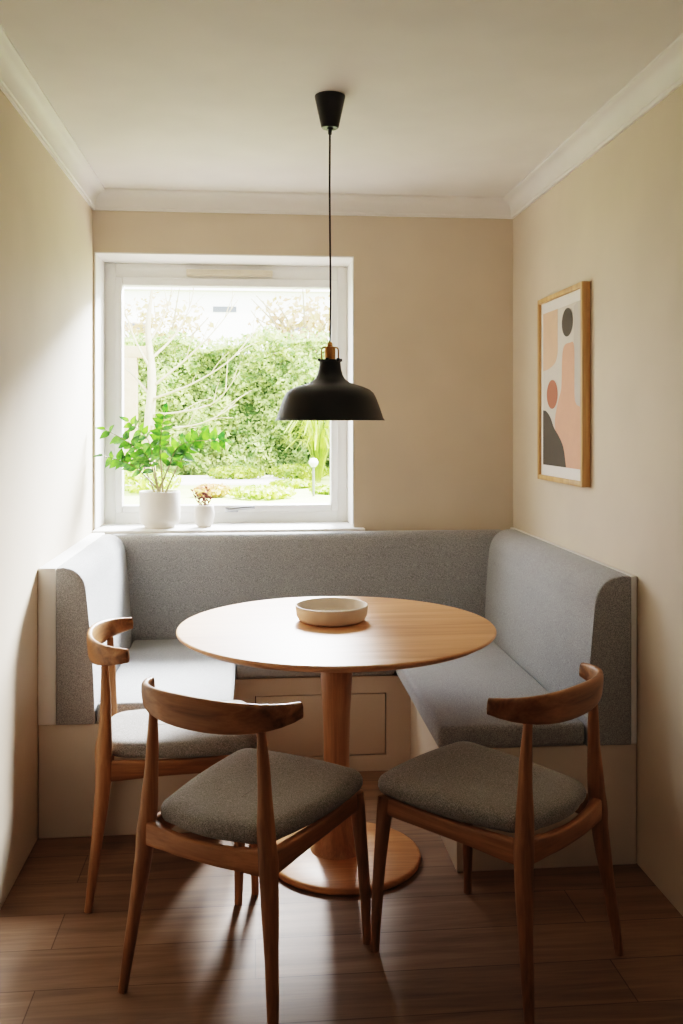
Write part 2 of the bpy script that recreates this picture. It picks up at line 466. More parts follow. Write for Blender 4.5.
# ------------------------------------------------------------------ table
TX, TY = 0.268, 3.07
tb = thing('dining_table', 'round oak pedestal dining table with tapered column and disc foot', 'table', (TX, TY, 0))
TR = 0.525
lathe_obj('tabletop', [(0, 0.727), (TR-0.10, 0.727), (TR-0.03, 0.739), (TR-0.004, 0.753), (TR, 0.757), (TR, 0.761), (TR-0.003, 0.764), (TR-0.008, 0.765), (0, 0.765)], M['table'], tb, 128, angle=20)
lathe_obj('column', [(0, 0.024), (0.088, 0.024), (0.080, 0.032), (0.068, 0.06), (0.056, 0.12), (0.047, 0.20), (0.043, 0.30), (0.0425, 0.36), (0.045, 0.46), (0.050, 0.56), (0.056, 0.65), (0.060, 0.726), (0, 0.726)], M['tablez'], tb, 48, angle=60)
lathe_obj('foot', [(0, 0), (0.242, 0), (0.250, 0.004), (0.252, 0.010), (0.250, 0.017), (0.240, 0.022), (0.12, 0.0238), (0, 0.024)], M['tablebase'], tb, 96, c=(0.024, -0.025, 0), angle=60)

bw = lathe_obj('bowl', [(0, 0.0), (0.100, 0.0), (0.112, 0.006), (0.120, 0.020), (0.124, 0.050), (0.1235, 0.054), (0.121, 0.0555), (0.118, 0.054), (0.114, 0.024), (0.106, 0.014), (0.094, 0.010), (0, 0.009)], M['bowl'], None, 80, angle=60)
bw.location = (0.258, 3.14, 0.7655)
tag(bw, 'shallow cream stoneware bowl with upright rim on the round table', 'bowl')

# ------------------------------------------------------------------ chairs
def rounded_outline(inset, n=12):
    c = [(-0.214+inset, 0.258-inset), (0.214-inset, 0.258-inset), (0.172-inset, -0.207+inset), (-0.172+inset, -0.207+inset)]
    rad = [0.042-inset*0.3, 0.042-inset*0.3, 0.075-inset*0.5, 0.075-inset*0.5]
    out = []
    for i in range(4):
        p = Vector(c[i]); a = (Vector(c[i-1])-p).normalized(); b = (Vector(c[(i+1) % 4])-p).normalized()
        r = max(rad[i], 0.01)
        ang = a.angle(b); d = r/math.tan(ang/2)
        s, e = p+a*d, p+b*d
        bis = (a+b).normalized(); ctr = p+bis*(r/math.sin(ang/2))
        v0, v1 = s-ctr, e-ctr
        tot = v0.angle_signed(v1)
        for k in range(n+1):
            th = -tot*k/n
            out.append(ctr+Vector((v0.x*math.cos(th)-v0.y*math.sin(th), v0.x*math.sin(th)+v0.y*math.cos(th))))
        nxt = Vector(c[(i+1) % 4])
        # straight-side midpoints, bowed slightly outwards
        a2 = (p-nxt).normalized(); b2 = (Vector(c[(i+2) % 4])-nxt).normalized()
        e2 = nxt+a2*(max(rad[(i+1) % 4], 0.01)/math.tan(a2.angle(b2)/2))
        for k in (1, 2, 3, 4, 5):
            f = k/6; q = e.lerp(e2, f)
            nrm = Vector(((nxt-p).y, -(nxt-p).x)).normalized()
            if nrm.dot(q) < 0: nrm = -nrm
            out.append(q+nrm*(0.012*4*f*(1-f) if i != 2 else 0.018*4*f*(1-f)))
    return out

def build_chair(label, loc, rotz):
    t = thing('dining_chair', label, 'chair', loc, rotz, 'dining chairs around the table')
    # seat pad
    bm = bmesh.new(); rings = []
    zs = [(0.030, 0.420), (0.012, 0.420), (0.004, 0.425), (0.0, 0.435), (0.0, 0.447), (0.004, 0.457), (0.012, 0.465), (0.024, 0.4705), (0.045, 0.474), (0.08, 0.476), (0.125, 0.476), (0.165, 0.476)]
    def sag(p, z):
        k = max(0, (z-0.42)/0.045)
        e = (p.x/0.19)**2
        return z + k*(-0.010*(1-min(1, e))*(1-min(1, (p.y/0.24)**2))) + 0.006*(p.y/0.24)**2*1.0 - 0.010*max(0, -p.y/0.24)*0
    for ins, z in zs:
        rings.append([bm.verts.new((p.x, p.y, sag(p, z))) for p in rounded_outline(ins)])
    m = len(rings[0])
    for a, b in zip(rings, rings[1:]):
        for i in range(m):
            j = (i+1) % m; bm.faces.new((a[i], a[j], b[j], b[i]))
    bm.faces.new(rings[0][::-1])
    c = sum((v.co for v in rings[-1]), Vector())/m
    cv = bm.verts.new((c.x, c.y, 0.467))
    for i in range(m): bm.faces.new((rings[-1][i], rings[-1][(i+1) % m], cv))
    new_obj('seat', bm, M['seatfab'], t, angle=70)
    for s in (-1, 1):
        bm = bmesh.new()
        sweep(bm, [(s*0.216, 0.242, 0.0), (s*0.207, 0.236, 0.2), (s*0.190, 0.224, 0.418)], [0.022, 0.030, 0.040], [0.022, 0.030, 0.040], 14, 16, (0, 1, 0), 2.6)
        new_obj('leg', bm, M['oakz'], t, angle=60)
    for s in (-1, 1):
        bm = bmesh.new()
        sweep(bm, [(s*0.226, -0.250, 0.0), (s*0.211, -0.232, 0.15), (s*0.192, -0.213, 0.32), (s*0.185, -0.208, 0.40), (s*0.178, -0.206, 0.46), (s*0.170, -0.203, 0.59), (s*0.163, -0.206, 0.714)],
              [0.023, 0.030, 0.041, 0.046, 0.043, 0.031, 0.021], [0.023, 0.031, 0.044, 0.050, 0.045, 0.032, 0.022], 30, 18, (0, 1, 0), 2.3)
        new_obj('leg', bm, M['oakz'], t, angle=60)
    # rails
    for s in (-1, 1):
        bm = bmesh.new()
        sweep(bm, [(s*0.184, -0.205, 0.393), (s*0.192, 0.0, 0.395), (s*0.190, 0.226, 0.396)], [0.026, 0.024, 0.026], [0.060, 0.046, 0.050], 14, 16, (0, 0, 1), 5)
        new_obj('side_rail', bm, M['oaky'], t, angle=50)
    bm = bmesh.new()
    sweep(bm, [(-0.186, 0.226, 0.394), (0, 0.232, 0.396), (0.186, 0.226, 0.394)], [0.024, 0.022, 0.024], [0.050, 0.044, 0.050], 12, 16, (0, 0, 1), 5)
    new_obj('front_rail', bm, M['oakx'], t, angle=50)
    bm = bmesh.new()
    sweep(bm, [(-0.184, -0.208, 0.400), (-0.09, -0.226, 0.398), (0, -0.232, 0.397), (0.09, -0.226, 0.398), (0.184, -0.208, 0.400)], [0.034, 0.026, 0.024, 0.026, 0.034], [0.064, 0.050, 0.046, 0.050, 0.064], 24, 16, (0, 0, 1), 5)
    new_obj('back_rail', bm, M['oakx'], t, angle=50)
    # bowed backrest with horn tips
    bm = bmesh.new(); pts = []; W = []; H = []
    for k in range(17):
        x = -1+2*k/16; ax = abs(x)
        pts.append((0.230*math.sin(x*PI/2*0.86)/math.sin(PI/2*0.86), -0.257+0.121*ax**2.2, 0.7370+0.010*ax**2.0))
        W.append(0.022-0.001*ax); H.append(0.040+0.044*(1-ax**1.9))
    # lean the bow slightly back
    sweep(bm, pts, W, H, 48, 20, (0, -0.10, 1), 3.2)
    new_obj('backrest', bm, M['oakx'], t, angle=60)
    return t

CHAIRS = [((-0.264, 3.030), 84, 'oak bow-back chair with grey seat at the left, facing right before the left bench'),
          ((-0.007, 2.462), 34, 'oak bow-back chair with grey seat in the foreground left, back turned towards the viewer'),
          ((0.645, 2.463), -41.5, 'oak bow-back chair with grey seat at the right front, before the right bench')]
proto = build_chair(CHAIRS[0][2], (CHAIRS[0][0][0], CHAIRS[0][0][1], 0.001), -math.radians(CHAIRS[0][1]))
for (x, y), h, lab in CHAIRS[1:]:
    r = proto.copy(); col.objects.link(r)
    r.location = (x, y, 0.001); r.rotation_euler = (0, 0, -math.radians(h)); r['label'] = lab
    for ch in list(proto.children):
        cc = ch.copy(); col.objects.link(cc); cc.parent = r

# ------------------------------------------------------------------ pendant lamp
LX, LY = 0.2435, 3.035
lp = thing('pendant_lamp', 'black metal pendant lamp with brass neck hanging over the table', 'lamp', (LX, LY, 1.446))
def lz(z): return z-1.446
def lprof(p): return [(r, lz(z)) for r, z in p]
outer = [(0.0345, 1.640), (0.035, 1.630), (0.037, 1.612), (0.042, 1.594), (0.050, 1.580), (0.064, 1.570), (0.086, 1.562), (0.110, 1.555), (0.130, 1.546), (0.143, 1.535), (0.151, 1.520), (0.158, 1.503), (0.168, 1.474), (0.175, 1.453), (0.178, 1.448), (0.181, 1.446)]
bm = bmesh.new(); lathe(bm, lprof(outer+[(0.1805, 1.4445)]), 80, (0, 0, 0), False)
sh = new_obj('lamp_shade', bm, M['black'], lp, angle=50)
bm = bmesh.new(); lathe(bm, lprof([(0.1805, 1.4445)]+[(max(r-0.003, 0.01), z-0.002) for r, z in outer[::-1][1:]]), 80, (0, 0, 0), False)
new_obj('shade_lining', bm, M['lampwhite'], lp, angle=50)
# crown of small tabs at the top of the neck
bm = bmesh.new(); lathe(bm, lprof([(0.030, 1.636), (0.0365, 1.637), (0.0375, 1.641), (0.034, 1.644), (0.0, 1.644)]), 48, (0, 0, 0), True)
for k in range(6):
    a = k*PI/3+0.2
    bm2 = bmesh.new(); bx(bm2, 0.033, 0.041, -0.005, 0.005, lz(1.638), lz(1.648), 0.002)
    bm2.transform(Matrix.Rotation(a, 4, 'Z'))
    me = bpy.data.meshes.new('t'); bm2.to_mesh(me); bm2.free(); bm.from_mesh(me); bpy.data.meshes.remove(me)
new_obj('collar', bm, M['black'], lp)
bm = bmesh.new(); lathe(bm, lprof([(0, 1.640), (0.014, 1.640), (0.0178, 1.646), (0.0178, 1.682), (0.016, 1.686), (0.009, 1.688), (0.008, 1.698), (0.005, 1.702), (0, 1.703)]), 32, (0, 0, 0), True)
new_obj('socket', bm, M['brass'], lp)
for k in range(2):
    a = k*PI/2+0.12
    bm = bmesh.new()
    pts = []
    for s in (-1, 1): pass
    path = [(-0.028, 0, lz(1.642)), (-0.028, 0, lz(1.660)), (-0.0275, 0, lz(1.678)), (-0.022, 0, lz(1.684)), (0, 0, lz(1.685)), (0.022, 0, lz(1.684)), (0.0275, 0, lz(1.678)), (0.028, 0, lz(1.660)), (0.028, 0, lz(1.642))]
    sweep(bm, path, [0.005, 0.005], [0.005, 0.005], 40, 8, (0, 1, 0))
    bm.transform(Matrix.Rotation(a, 4, 'Z'))
    new_obj('bracket', bm, M['brass'], lp)
bm = bmesh.new(); lathe(bm, lprof([(0, 1.60), (0.016, 1.60), (0.016, 1.566), (0.024, 1.55), (0.029, 1.53), (0.029, 1.515), (0.022, 1.496), (0.010, 1.487), (0, 1.486)]), 32, (0, 0, 0), True)
new_obj('bulb', bm, M['frost'], lp)
bm = bmesh.new(); sweep(bm, [(0, 0, lz(1.690)), (0.0015, 0, lz(1.9)), (-0.001, 0, lz(2.2)), (0, 0, lz(2.40))], [0.0065, 0.0065], [0.0065, 0.0065], 30, 10, (0, 1, 0))
new_obj('cord', bm, M['cord'], lp)
bm = bmesh.new(); lathe(bm, lprof([(0, 2.384), (0.006, 2.384), (0.007, 2.398), (0.010, 2.400), (0.011, 2.404), (0.026, 2.404), (0.029, 2.408), (0.050, 2.506), (0.050, 2.5095), (0, 2.5095)]), 48, (0, 0, 0), True)
new_obj('ceiling_cup', bm, M['black'], lp)

# ------------------------------------------------------------------ framed print on the right wall
PY0, PY1, PZ0, PZ1, PD = 3.335, 3.885, 1.198, 1.962, 0.034
pc = thing('framed_print', 'oak framed print of blush, terracotta and charcoal abstract shapes on right wall', 'picture', (XR-0.002, (PY0+PY1)/2, (PZ0+PZ1)/2))
pcx, pcy, pcz = pc.location
def ppart(name, bm, mat, smooth=True):
    bm.transform(Matrix.Translation((-pcx, -pcy, -pcz)))
    return new_obj(name, bm, mat, pc, smooth)
fw = 0.020; xf = XR-PD
bm = bmesh.new()
bx(bm, xf, XR-0.002, PY0, PY0+fw, PZ0, PZ1, 0.0015); bx(bm, xf, XR-0.002, PY1-fw, PY1, PZ0, PZ1, 0.0015)
bx(bm, xf, XR-0.002, PY0+fw, PY1-fw, PZ0, PZ0+fw, 0.0015); bx(bm, xf, XR-0.002, PY0+fw, PY1-fw, PZ1-fw, PZ1, 0.0015)
ppart('frame', bm, M['frameoak'])
bm = bmesh.new(); bx(bm, XR-0.022, XR-0.004, PY0+fw-0.004, PY1-fw+0.004, PZ0+fw-0.004, PZ1-fw+0.004)
ppart('mount', bm, plain('white_mount_card', srgb(238, 232, 226), 0.8, var=0.01))
# print: u = 0 left (far, +Y) .. 1 right (near, -Y); v = 0 bottom .. 1 top
mu, mv = 0.050, 0.044
uY = lambda u: (PY1-fw-mu*0.6) + u*((PY0+fw+mu*0.6)-(PY1-fw-mu*0.6))
vZ = lambda v: (PZ0+fw+mv) + v*((PZ1-fw-mv)-(PZ0+fw+mv))
art = [plain('print_ground', srgb(214, 206, 196), 0.8, var=0.02), plain('print_sand', srgb(214, 178, 152), 0.8, var=0.03), plain('print_charcoal', srgb(76, 68, 58), 0.8, var=0.04),
       plain('print_blush', srgb(212, 162, 140), 0.8, var=0.03), plain('print_terracotta', srgb(168, 106, 84), 0.8, var=0.04), plain('print_grey', srgb(196, 188, 180), 0.8, var=0.02)]
bm = bmesh.new()
def shape(uv, mi, lift):
    f = bm.faces.new([bm.verts.new((XR-0.022-lift, uY(max(0, min(1, u))), vZ(max(0, min(1, v))))) for u, v in uv]); f.material_index = mi
def oval(cu, cv, ru, rv): return [(cu+ru*math.cos(2*PI*k/40), cv+rv*math.sin(2*PI*k/40)) for k in range(40)]
def curve(pts, n=40): return [(p.x, p.y) for p in smooth_path([(a, b, 0) for a, b in pts], n)]
shape([(0, 0), (1, 0), (1, 1), (0, 1)], 0, 0.0006)
shape([(0.84, 0.40), (0.86, 0.38), (1, 0.37), (1, 1), (0.93, 1), (0.84, 0.98)], 5, 0.0010)
shape([(0, 1), (0, 0.62)]+curve([(0.0, 0.62), (0.18, 0.63), (0.36, 0.665), (0.42, 0.73), (0.42, 0.80)], 20)[1:]+[(0.42, 1)], 1, 0.0014)
shape([(0.42, 0.0)]+curve([(0.40, 0.16), (0.34, 0.28), (0.42, 0.40), (0.52, 0.50), (0.54, 0.68), (0.60, 0.755), (0.74, 0.765), (0.84, 0.755), (0.86, 0.65), (0.86, 0.45), (0.90, 0.39), (1.0, 0.37)], 60)+[(1, 0)], 3, 0.0014)
shape(oval(0.68, 0.895, 0.145, 0.088), 2, 0.0018)
shape(oval(0.27, 0.46, 0.155, 0.093), 4, 0.0022)
shape([(0, 0)]+[(0, 0.36)]+curve([(0.0, 0.36), (0.10, 0.352), (0.22, 0.31), (0.32, 0.245), (0.46, 0.19), (0.58, 0.12), (0.65, 0.0)], 40), 2, 0.0018)
ppart('print', bm, art, smooth=False)

# ------------------------------------------------------------------ plants on the sill
SZ = WZ0+0.0142
def pot_prof(r, h, foot):
    return [(0, 0), (foot, 0), (foot, 0.006), (foot+0.003, 0.010), (r*0.93, h*0.14), (r*0.985, h*0.24), (r, h*0.4), (r, h-0.004), (r-0.002, h), (r-0.007, h), (r-0.009, h-0.004), (r-0.010, h*0.84), (r-0.012, h*0.80)]
PXc, PYc = -0.452, 4.462
pp = thing('potted_plant', 'leafy green plant with arching stems in white ceramic pot on sill', 'plant', (PXc, PYc, SZ))
lathe_obj('pot', pot_prof(0.096, 0.172, 0.070), M['ceramic'], pp, 64, ends=False, angle=50)
lathe_obj('soil', [(0, 0.146), (0.05, 0.145), (0.086, 0.141)], M['soil'], pp, 40, ends=False)
CAM_A = math.atan(86/927); HC = 1.433
def at_px(px, py, y):
    u = (px-341.5)/927; v = (424-py)/927
    r = (math.sin(CAM_A)+u*math.cos(CAM_A), math.cos(CAM_A)-u*math.sin(CAM_A), v)
    return Vector((r[0]/r[1]*y, y, HC+v/r[1]*y))
def add_leaf(bm, base, d, nrm, L, Wd, fold=0.15, droop=0.15):
    d = d.normalized(); s = d.cross(nrm).normalized(); n = s.cross(d).normalized()
    rows = []
    for k in range(6):
        t = k/5; w = Wd*0.5*math.sin(PI*min(1, (t*0.94+0.03))**0.65)
        c = base + d*(L*t) - n*(droop*L*t*t)
        rows.append((bm.verts.new(c-s*w+n*w*fold), bm.verts.new(c), bm.verts.new(c+s*w+n*w*fold)))
    for a, b in zip(rows, rows[1:]):
        bm.faces.new((a[0], a[1], b[1], b[0])); bm.faces.new((a[1], a[2], b[2], b[1]))
# stems: (mid px, tip px) in the photo turned into points over the sill, leaning in or out of the reveal
STEMS = [((130, 464), (100, 455), 4.38, 4.28, 9), ((133, 446), (102, 428), 4.39, 4.29, 10), ((148, 440), (127, 420), 4.43, 4.40, 9),
         ((160, 445), (165, 410), 4.46, 4.46, 10), ((182, 444), (227, 440), 4.40, 4.33, 12),
         ((186, 452), (203, 430), 4.44, 4.44, 9), ((150, 462), (140, 446), 4.34, 4.28, 7), ((172, 462), (186, 462), 4.38, 4.31, 6)]
rnd = random.Random(3)
o0 = Vector((PXc, PYc, SZ))
for i, (md, tp, ym, yt, nl) in enumerate(STEMS):
    b0 = Vector((0.022*math.cos(i*2.4), 0.022*math.sin(i*2.4), 0.142))
    b1 = Vector((b0.x*1.3, b0.y*1.3, 0.20))
    m_ = at_px(*md, ym)-o0; t_ = at_px(*tp, yt)-o0
    end = t_ + (t_-m_)*0.02
    pts = [b0, b0.lerp(m_, 0.45)+Vector((0, 0, 0.012)), m_, t_]
    bm = bmesh.new(); sweep(bm, pts, [0.010, 0.0075, 0.005, 0.0025], [0.010, 0.0075, 0.005, 0.0025], 18, 8, (0.3, 1, 0.2))
    st = new_obj('stem', bm, M['stem'], pp)
    path = smooth_path(pts, 40)
    bm = bmesh.new()
    for k in range(nl):
        f = 0.52+0.48*k/(nl-1); idx = min(int(f*40), 39)
        p = path[idx]; tn = (path[idx+1]-path[idx]).normalized()
        side = tn.cross(Vector((0, 1, 0.35))).normalized()
        if k == nl-1:
            add_leaf(bm, p, tn+Vector((0, 0, -0.2)), side.cross(tn)+Vector((0, -0.4, 0.3)), 0.05, 0.030)
        else:
            for s in (-1, 1):
                if rnd.random() < 0.22: continue
                d = side*s*(0.9+0.3*rnd.random()) + tn*(0.35+0.4*rnd.random()) + Vector((0, rnd.uniform(-.5, .35), rnd.uniform(-.45, .2)))
                L = rnd.uniform(0.042, 0.060)*(1.12 if tp[0] > 200 else 1)
                nr = Vector((rnd.uniform(-.5, .5), -0.75, rnd.uniform(0.3, 0.9)))
                add_leaf(bm, p, d, nr, L, L*rnd.uniform(0.60, 0.76))
    for v in bm.verts:     # keep clear of wall and glass
        v.co.x = max(v.co.x, XL+0.012-PXc); v.co.y = min(v.co.y, 4.572-PYc)
    new_obj('foliage', bm, M['leaf'], st)

sp = thing('succulent', 'small white pot with a pinkish sprig on the sill, right of leafy plant', 'plant', (-0.244, 4.47, SZ))
lathe_obj('pot', [(0, 0), (0.032, 0), (0.034, 0.005), (0.042, 0.018), (0.048, 0.045), (0.0485, 0.07), (0.046, 0.095), (0.043, 0.104), (0.040, 0.105), (0.038, 0.102), (0.039, 0.092)], M['ceramic'], sp, 48, ends=False, angle=60)
lathe_obj('soil', [(0, 0.092), (0.041, 0.090)], M['soil'], sp, 32, ends=False)
for i, (dx, dz) in enumerate(((-0.056, 0.082), (-0.026, 0.055), (0.014, 0.098), (0.004, 0.066), (0.030, 0.048))):
    bm = bmesh.new(); b0 = Vector((dx*0.15, 0, 0.091)); t = Vector((dx, 0.012*(-1)**i, 0.091+dz))
    mid = b0.lerp(t, 0.5)+Vector((dx*0.1, 0, -0.004))
    sweep(bm, [b0, mid, t], [0.006, 0.005, 0.003], [0.006, 0.005, 0.003], 8, 8, (0, 1, 0))
    for k in range(5):
        p = b0.lerp(t, 0.3+0.16*k); s = 1 if k % 2 else -1
        add_leaf(bm, p, Vector((s*0.8, rnd.uniform(-.4, .4), 0.7)), Vector((0, -1, 0.3)), 0.022, 0.009)
    new_obj('sprig', bm, M['succ'], sp)

# ------------------------------------------------------------------ the garden
GZ = 0.76
bm = bmesh.new(); bx(bm, -14, 14, 6.6, 40, GZ-0.4, GZ)
struct(new_obj('ground_lawn', bm, M['lawn'], smooth=False))
bm = bmesh.new(); bx(bm, -14, 14, OUT, 6.6, -0.35, -0.15); bx(bm, -14, 14, 6.5, 6.6, -0.15, GZ)
struct(new_obj('ground_patio', bm, M['paving'], smooth=False))
bm = bmesh.new()
pa = [(-4.5, 10.2), (0.1, 10.3), (0.5, 10.9), (0.35, 11.9), (-4.5, 11.9)]
A = [bm.verts.new((x, y, GZ+0.001)) for x, y in pa]; B = [bm.verts.new((x, y, GZ+0.02)) for x, y in pa]
bm.faces.new(A[::-1]); bm.faces.new(B)
for i in range(5): bm.faces.new((A[i], A[(i+1) % 5], B[(i+1) % 5], B[i]))
struct(new_obj('ground_path', bm, M['paving'], smooth=False))

def leaf_cloud(pts_n, size, r, jitter=0.8):
    V, F = [], []
    for p, n in pts_n:
        d = Vector((r.gauss(0, 1), r.gauss(0, 1), r.gauss(0, 1))).normalized()
        nn = (Vector(n)+d*jitter).normalized()
        a = nn.orthogonal().normalized(); a = Matrix.Rotation(r.uniform(0, 2*PI), 3, nn) @ a
        b = nn.cross(a); L = size*r.uniform(0.6, 1.3)*0.5; W = L*0.6
        p = Vector(p); i = len(V)
        V += [p-a*L, p-b*W+nn*W*0.2, p+a*L, p+b*W+nn*W*0.2]; F.append((i, i+1, i+2, i+3))
    return V, F

r = random.Random(11)
hg = thing('hedge', 'tall clipped leafy green hedge across the garden outside the window', 'hedge', (0, 12.4, GZ))
def hz_top(x): return 2.50-GZ + 0.06*math.sin(x*2.1)+0.05*math.sin(x*5.3+1)+0.03*math.sin(x*11)
pts = []
for k in range(60000):
    x = r.uniform(-3.6, 3.6); top = hz_top(x)
    z = r.uniform(0.0, top); bulge = 0.16*math.sin(x*3.1+z*2.3)+0.10*math.sin(x*7.3-z*5.1)+0.06*math.sin(x*13+z*11)
    y = -0.35 + bulge + r.uniform(0, 0.22)
    if r.random() < 0.14: z = top-0.02*r.random(); y = r.uniform(-0.4, 0.5)
    if r.random() < 0.03: z = top+r.uniform(0, 0.14); y = r.uniform(-0.3, 0.4)
    pts.append(((x, y, z), (0, -1, 0.5)))
V, F = leaf_cloud(pts, 0.062, r)
raw_obj('foliage', V, F, M['hedge'], hg, False)
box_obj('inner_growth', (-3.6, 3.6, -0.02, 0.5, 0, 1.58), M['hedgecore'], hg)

def shrub(name, label, px, py_top, y, w, mat, n, group):
    c = at_px(px, py_top, y); h = c.z-GZ
    rr = random.Random(int(px)); P = []
    for k in range(n):
        d = Vector((rr.gauss(0, 1), rr.gauss(0, 1), rr.gauss(0, 1))).normalized()*rr.uniform(0.6, 1)
        P.append(((d.x*w/2, d.y*w/2, max(0.0, h*0.5+d.z*h*0.5)), d))
    V, F = leaf_cloud(P, 0.06, rr)
    o = raw_obj(name, V, F, mat, None, False); o.location = (c.x, y, GZ)
    return tag(o, label, 'shrub', group)
G = 'low shrubs in the garden bed'
shrub('shrub', 'low pale green shrub outside window, between the plant pots and hedge, leftmost', 138, 470, 9.2, 0.9, M['shrub'], 900, G)
shrub('shrub', 'rosy leaved low shrub outside window, above the small white pot', 212, 484, 8.6, 0.36, M['shrubpink'], 500, G)
shrub('shrub', 'wide pale green low shrub outside window, above the window handle', 262, 486, 8.4, 0.62, M['shrub'], 800, G)
shrub('shrub', 'yellow green low shrub outside window, left of the garden light stake', 292, 480, 9.8, 0.5, M['shrub'], 700, G)
shrub('shrub', 'small pale shrub outside window, right of the garden light stake', 330, 486, 8.9, 0.4, M['shrub'], 500, G)

shrub('shrub', 'low leafy shrub along the hedge foot outside window, right of the leafy pot plant', 236, 466, 11.2, 0.7, M['shrub'], 700, G)
shrub('shrub', 'bushy green low shrub at the hedge foot, below the hanging lamp', 300, 464, 11.2, 0.8, M['shrub'], 800, G)

# strappy plant
c = at_px(318, 470, 10.6)
sg = thing('strappy_plant', 'arching strappy leaved garden plant below the lamp, in front of hedge', 'plant', (c.x, 10.6, GZ))
bm = bmesh.new(); rr = random.Random(5)
for k in range(70):
    a = rr.uniform(0, 2*PI); L = rr.uniform(0.55, 0.95); sp_ = rr.uniform(0.15, 0.5)
    P = [Vector((0.03*math.cos(a), 0.03*math.sin(a), 0)), Vector((sp_*0.35*math.cos(a), sp_*0.35*math.sin(a), L*0.7)), Vector((sp_*0.8*math.cos(a), sp_*0.8*math.sin(a), L*0.9)), Vector((sp_*1.3*math.cos(a), sp_*1.3*math.sin(a), L*0.68))]
    path = smooth_path(P, 8); s = Vector((-math.sin(a), math.cos(a), 0)); prev = None
    for i, p in enumerate(path):
        w = 0.012*math.sin(PI*(0.15+0.85*(1-i/8)))+0.001
        cur = (bm.verts.new(p-s*w), bm.verts.new(p+s*w))
        if prev: bm.faces.new((prev[0], prev[1], cur[1], cur[0]))
        prev = cur
new_obj('leaves', bm, M['strap'], sg)

# pale bare tree
c = at_px(150, 480, 9.8)
tr = thing('bare_tree', 'pale leafless garden tree with spreading branches outside window, left side', 'tree', (c.x, 9.8, GZ))
to = Vector((c.x, 9.8, GZ))
q = lambda px, py, y=9.8: at_px(px, py, y)-to
bm = bmesh.new(); sweep(bm, [Vector((0, 0, 0)), q(149, 430), q(152, 380), q(148, 330), q(152, 290)], [0.14, 0.11, 0.09, 0.06, 0.03], [0.14, 0.11, 0.09, 0.06, 0.03], 20, 10, (0, 1, 0)); new_obj('trunk', bm, M['bark'], tr)
BR = [[(151, 388), (185, 360, 9.7), (215, 330, 9.6), (238, 300, 9.5)], [(150, 400), (190, 385, 9.5), (230, 360, 9.3), (262, 322, 9.2)], [(149, 415), (180, 412, 9.6), (215, 402, 9.4), (240, 372, 9.2)],
      [(150, 360), (175, 335, 9.9), (190, 305, 10), (196, 275, 10.1)], [(151, 370), (135, 340, 9.7), (124, 310, 9.6), (110, 290, 9.5)], [(150, 340), (165, 315, 9.9), (172, 290, 10)], [(149, 425), (172, 428, 9.5), (205, 422, 9.3), (236, 405, 9.2)],
      [(150, 395), (130, 372, 9.9), (112, 360, 10), (95, 335, 10)]]
for b in BR:
    P = [q(*p) for p in b]; bm = bmesh.new()
    sweep(bm, P, [0.032, 0.021, 0.013, 0.007], [0.032, 0.021, 0.013, 0.007], 16, 8, (0, 1, 0))
    pa = smooth_path(P, 20)
    for k in (7, 10, 13, 16, 18):
        d = (pa[k+1]-pa[k-1]).normalized(); e = pa[k]+d*0.22+Vector((rr.uniform(-.14, .14), rr.uniform(-.1, .1), rr.uniform(-.02, .2)))
        sweep(bm, [pa[k], pa[k].lerp(e, .5)+Vector((0, 0, .02)), e], [0.012, 0.005], [0.012, 0.005], 5, 6, (0, 1, 0))
    new_obj('branch', bm, M['bark'], tr)

# wooden post with bracket
c = at_px(131, 480, 10.6)
pw = thing('wooden_post', 'pale timber post with cross beam and brace outside window, far left', 'post', (c.x, 10.6, GZ))
hh = at_px(131, 358, 10.6).z-GZ
box_obj('post', (-0.07, 0.07, -0.07, 0.07, 0, hh), M['post'], pw, 0.006)
box_obj('beam', (-1.4, 0.24, -0.06, 0.06, hh, hh+0.13), M['post'], pw, 0.006)
bm = bmesh.new(); sweep(bm, [(-0.06, 0, hh-0.45), (-0.45, 0, hh-0.01)], [0.07, 0.07], [0.07, 0.07], 3, 12, (0, 0, 1), 6); new_obj('brace', bm, M['post'], pw)

# garden light on a stake and a pale globe on a stake
c = at_px(313.5, 500, 8.6)
gl = thing('garden_light', 'white topped garden light on thin steel stake outside window', 'light', (c.x, 8.6, GZ))
hh = at_px(313.5, 467, 8.6).z-GZ
bm = bmesh.new(); lathe(bm, [(0, 0), (0.012, 0), (0.012, hh), (0, hh)], 12, (0, 0, 0), True); new_obj('stake', bm, M['steel'], gl)
bm = bmesh.new(); lathe(bm, [(0, hh), (0.02, hh), (0.042, hh+0.03), (0.044, hh+0.05), (0.03, hh+0.075), (0, hh+0.085)], 20, (0, 0, 0), True); new_obj('light_head', bm, M['frost'], gl)

# white house beyond
hs = thing('house', 'white rendered house far beyond the hedge, almost lost in bright sky', 'house', (-1.5, 32, GZ))
box_obj('wall', (-4.0, 5.5, 0, 6, 0, 5.2), M['render'], hs)
bm = bmesh.new(); prism(bm, [(-0.4, 5.2), (3, 7.4), (6.4, 5.2)], 'x', -4.4, 5.9); new_obj('roof', bm, M['slate'], hs, False)
for x, z in ((-2.6, 4.0), (0.45, 4.6), (3.0, 4.0)):
    box_obj('window', (x-0.4, x+0.4, -0.03, 0.02, z-0.1, z+0.1), M['darkglass'], hs)

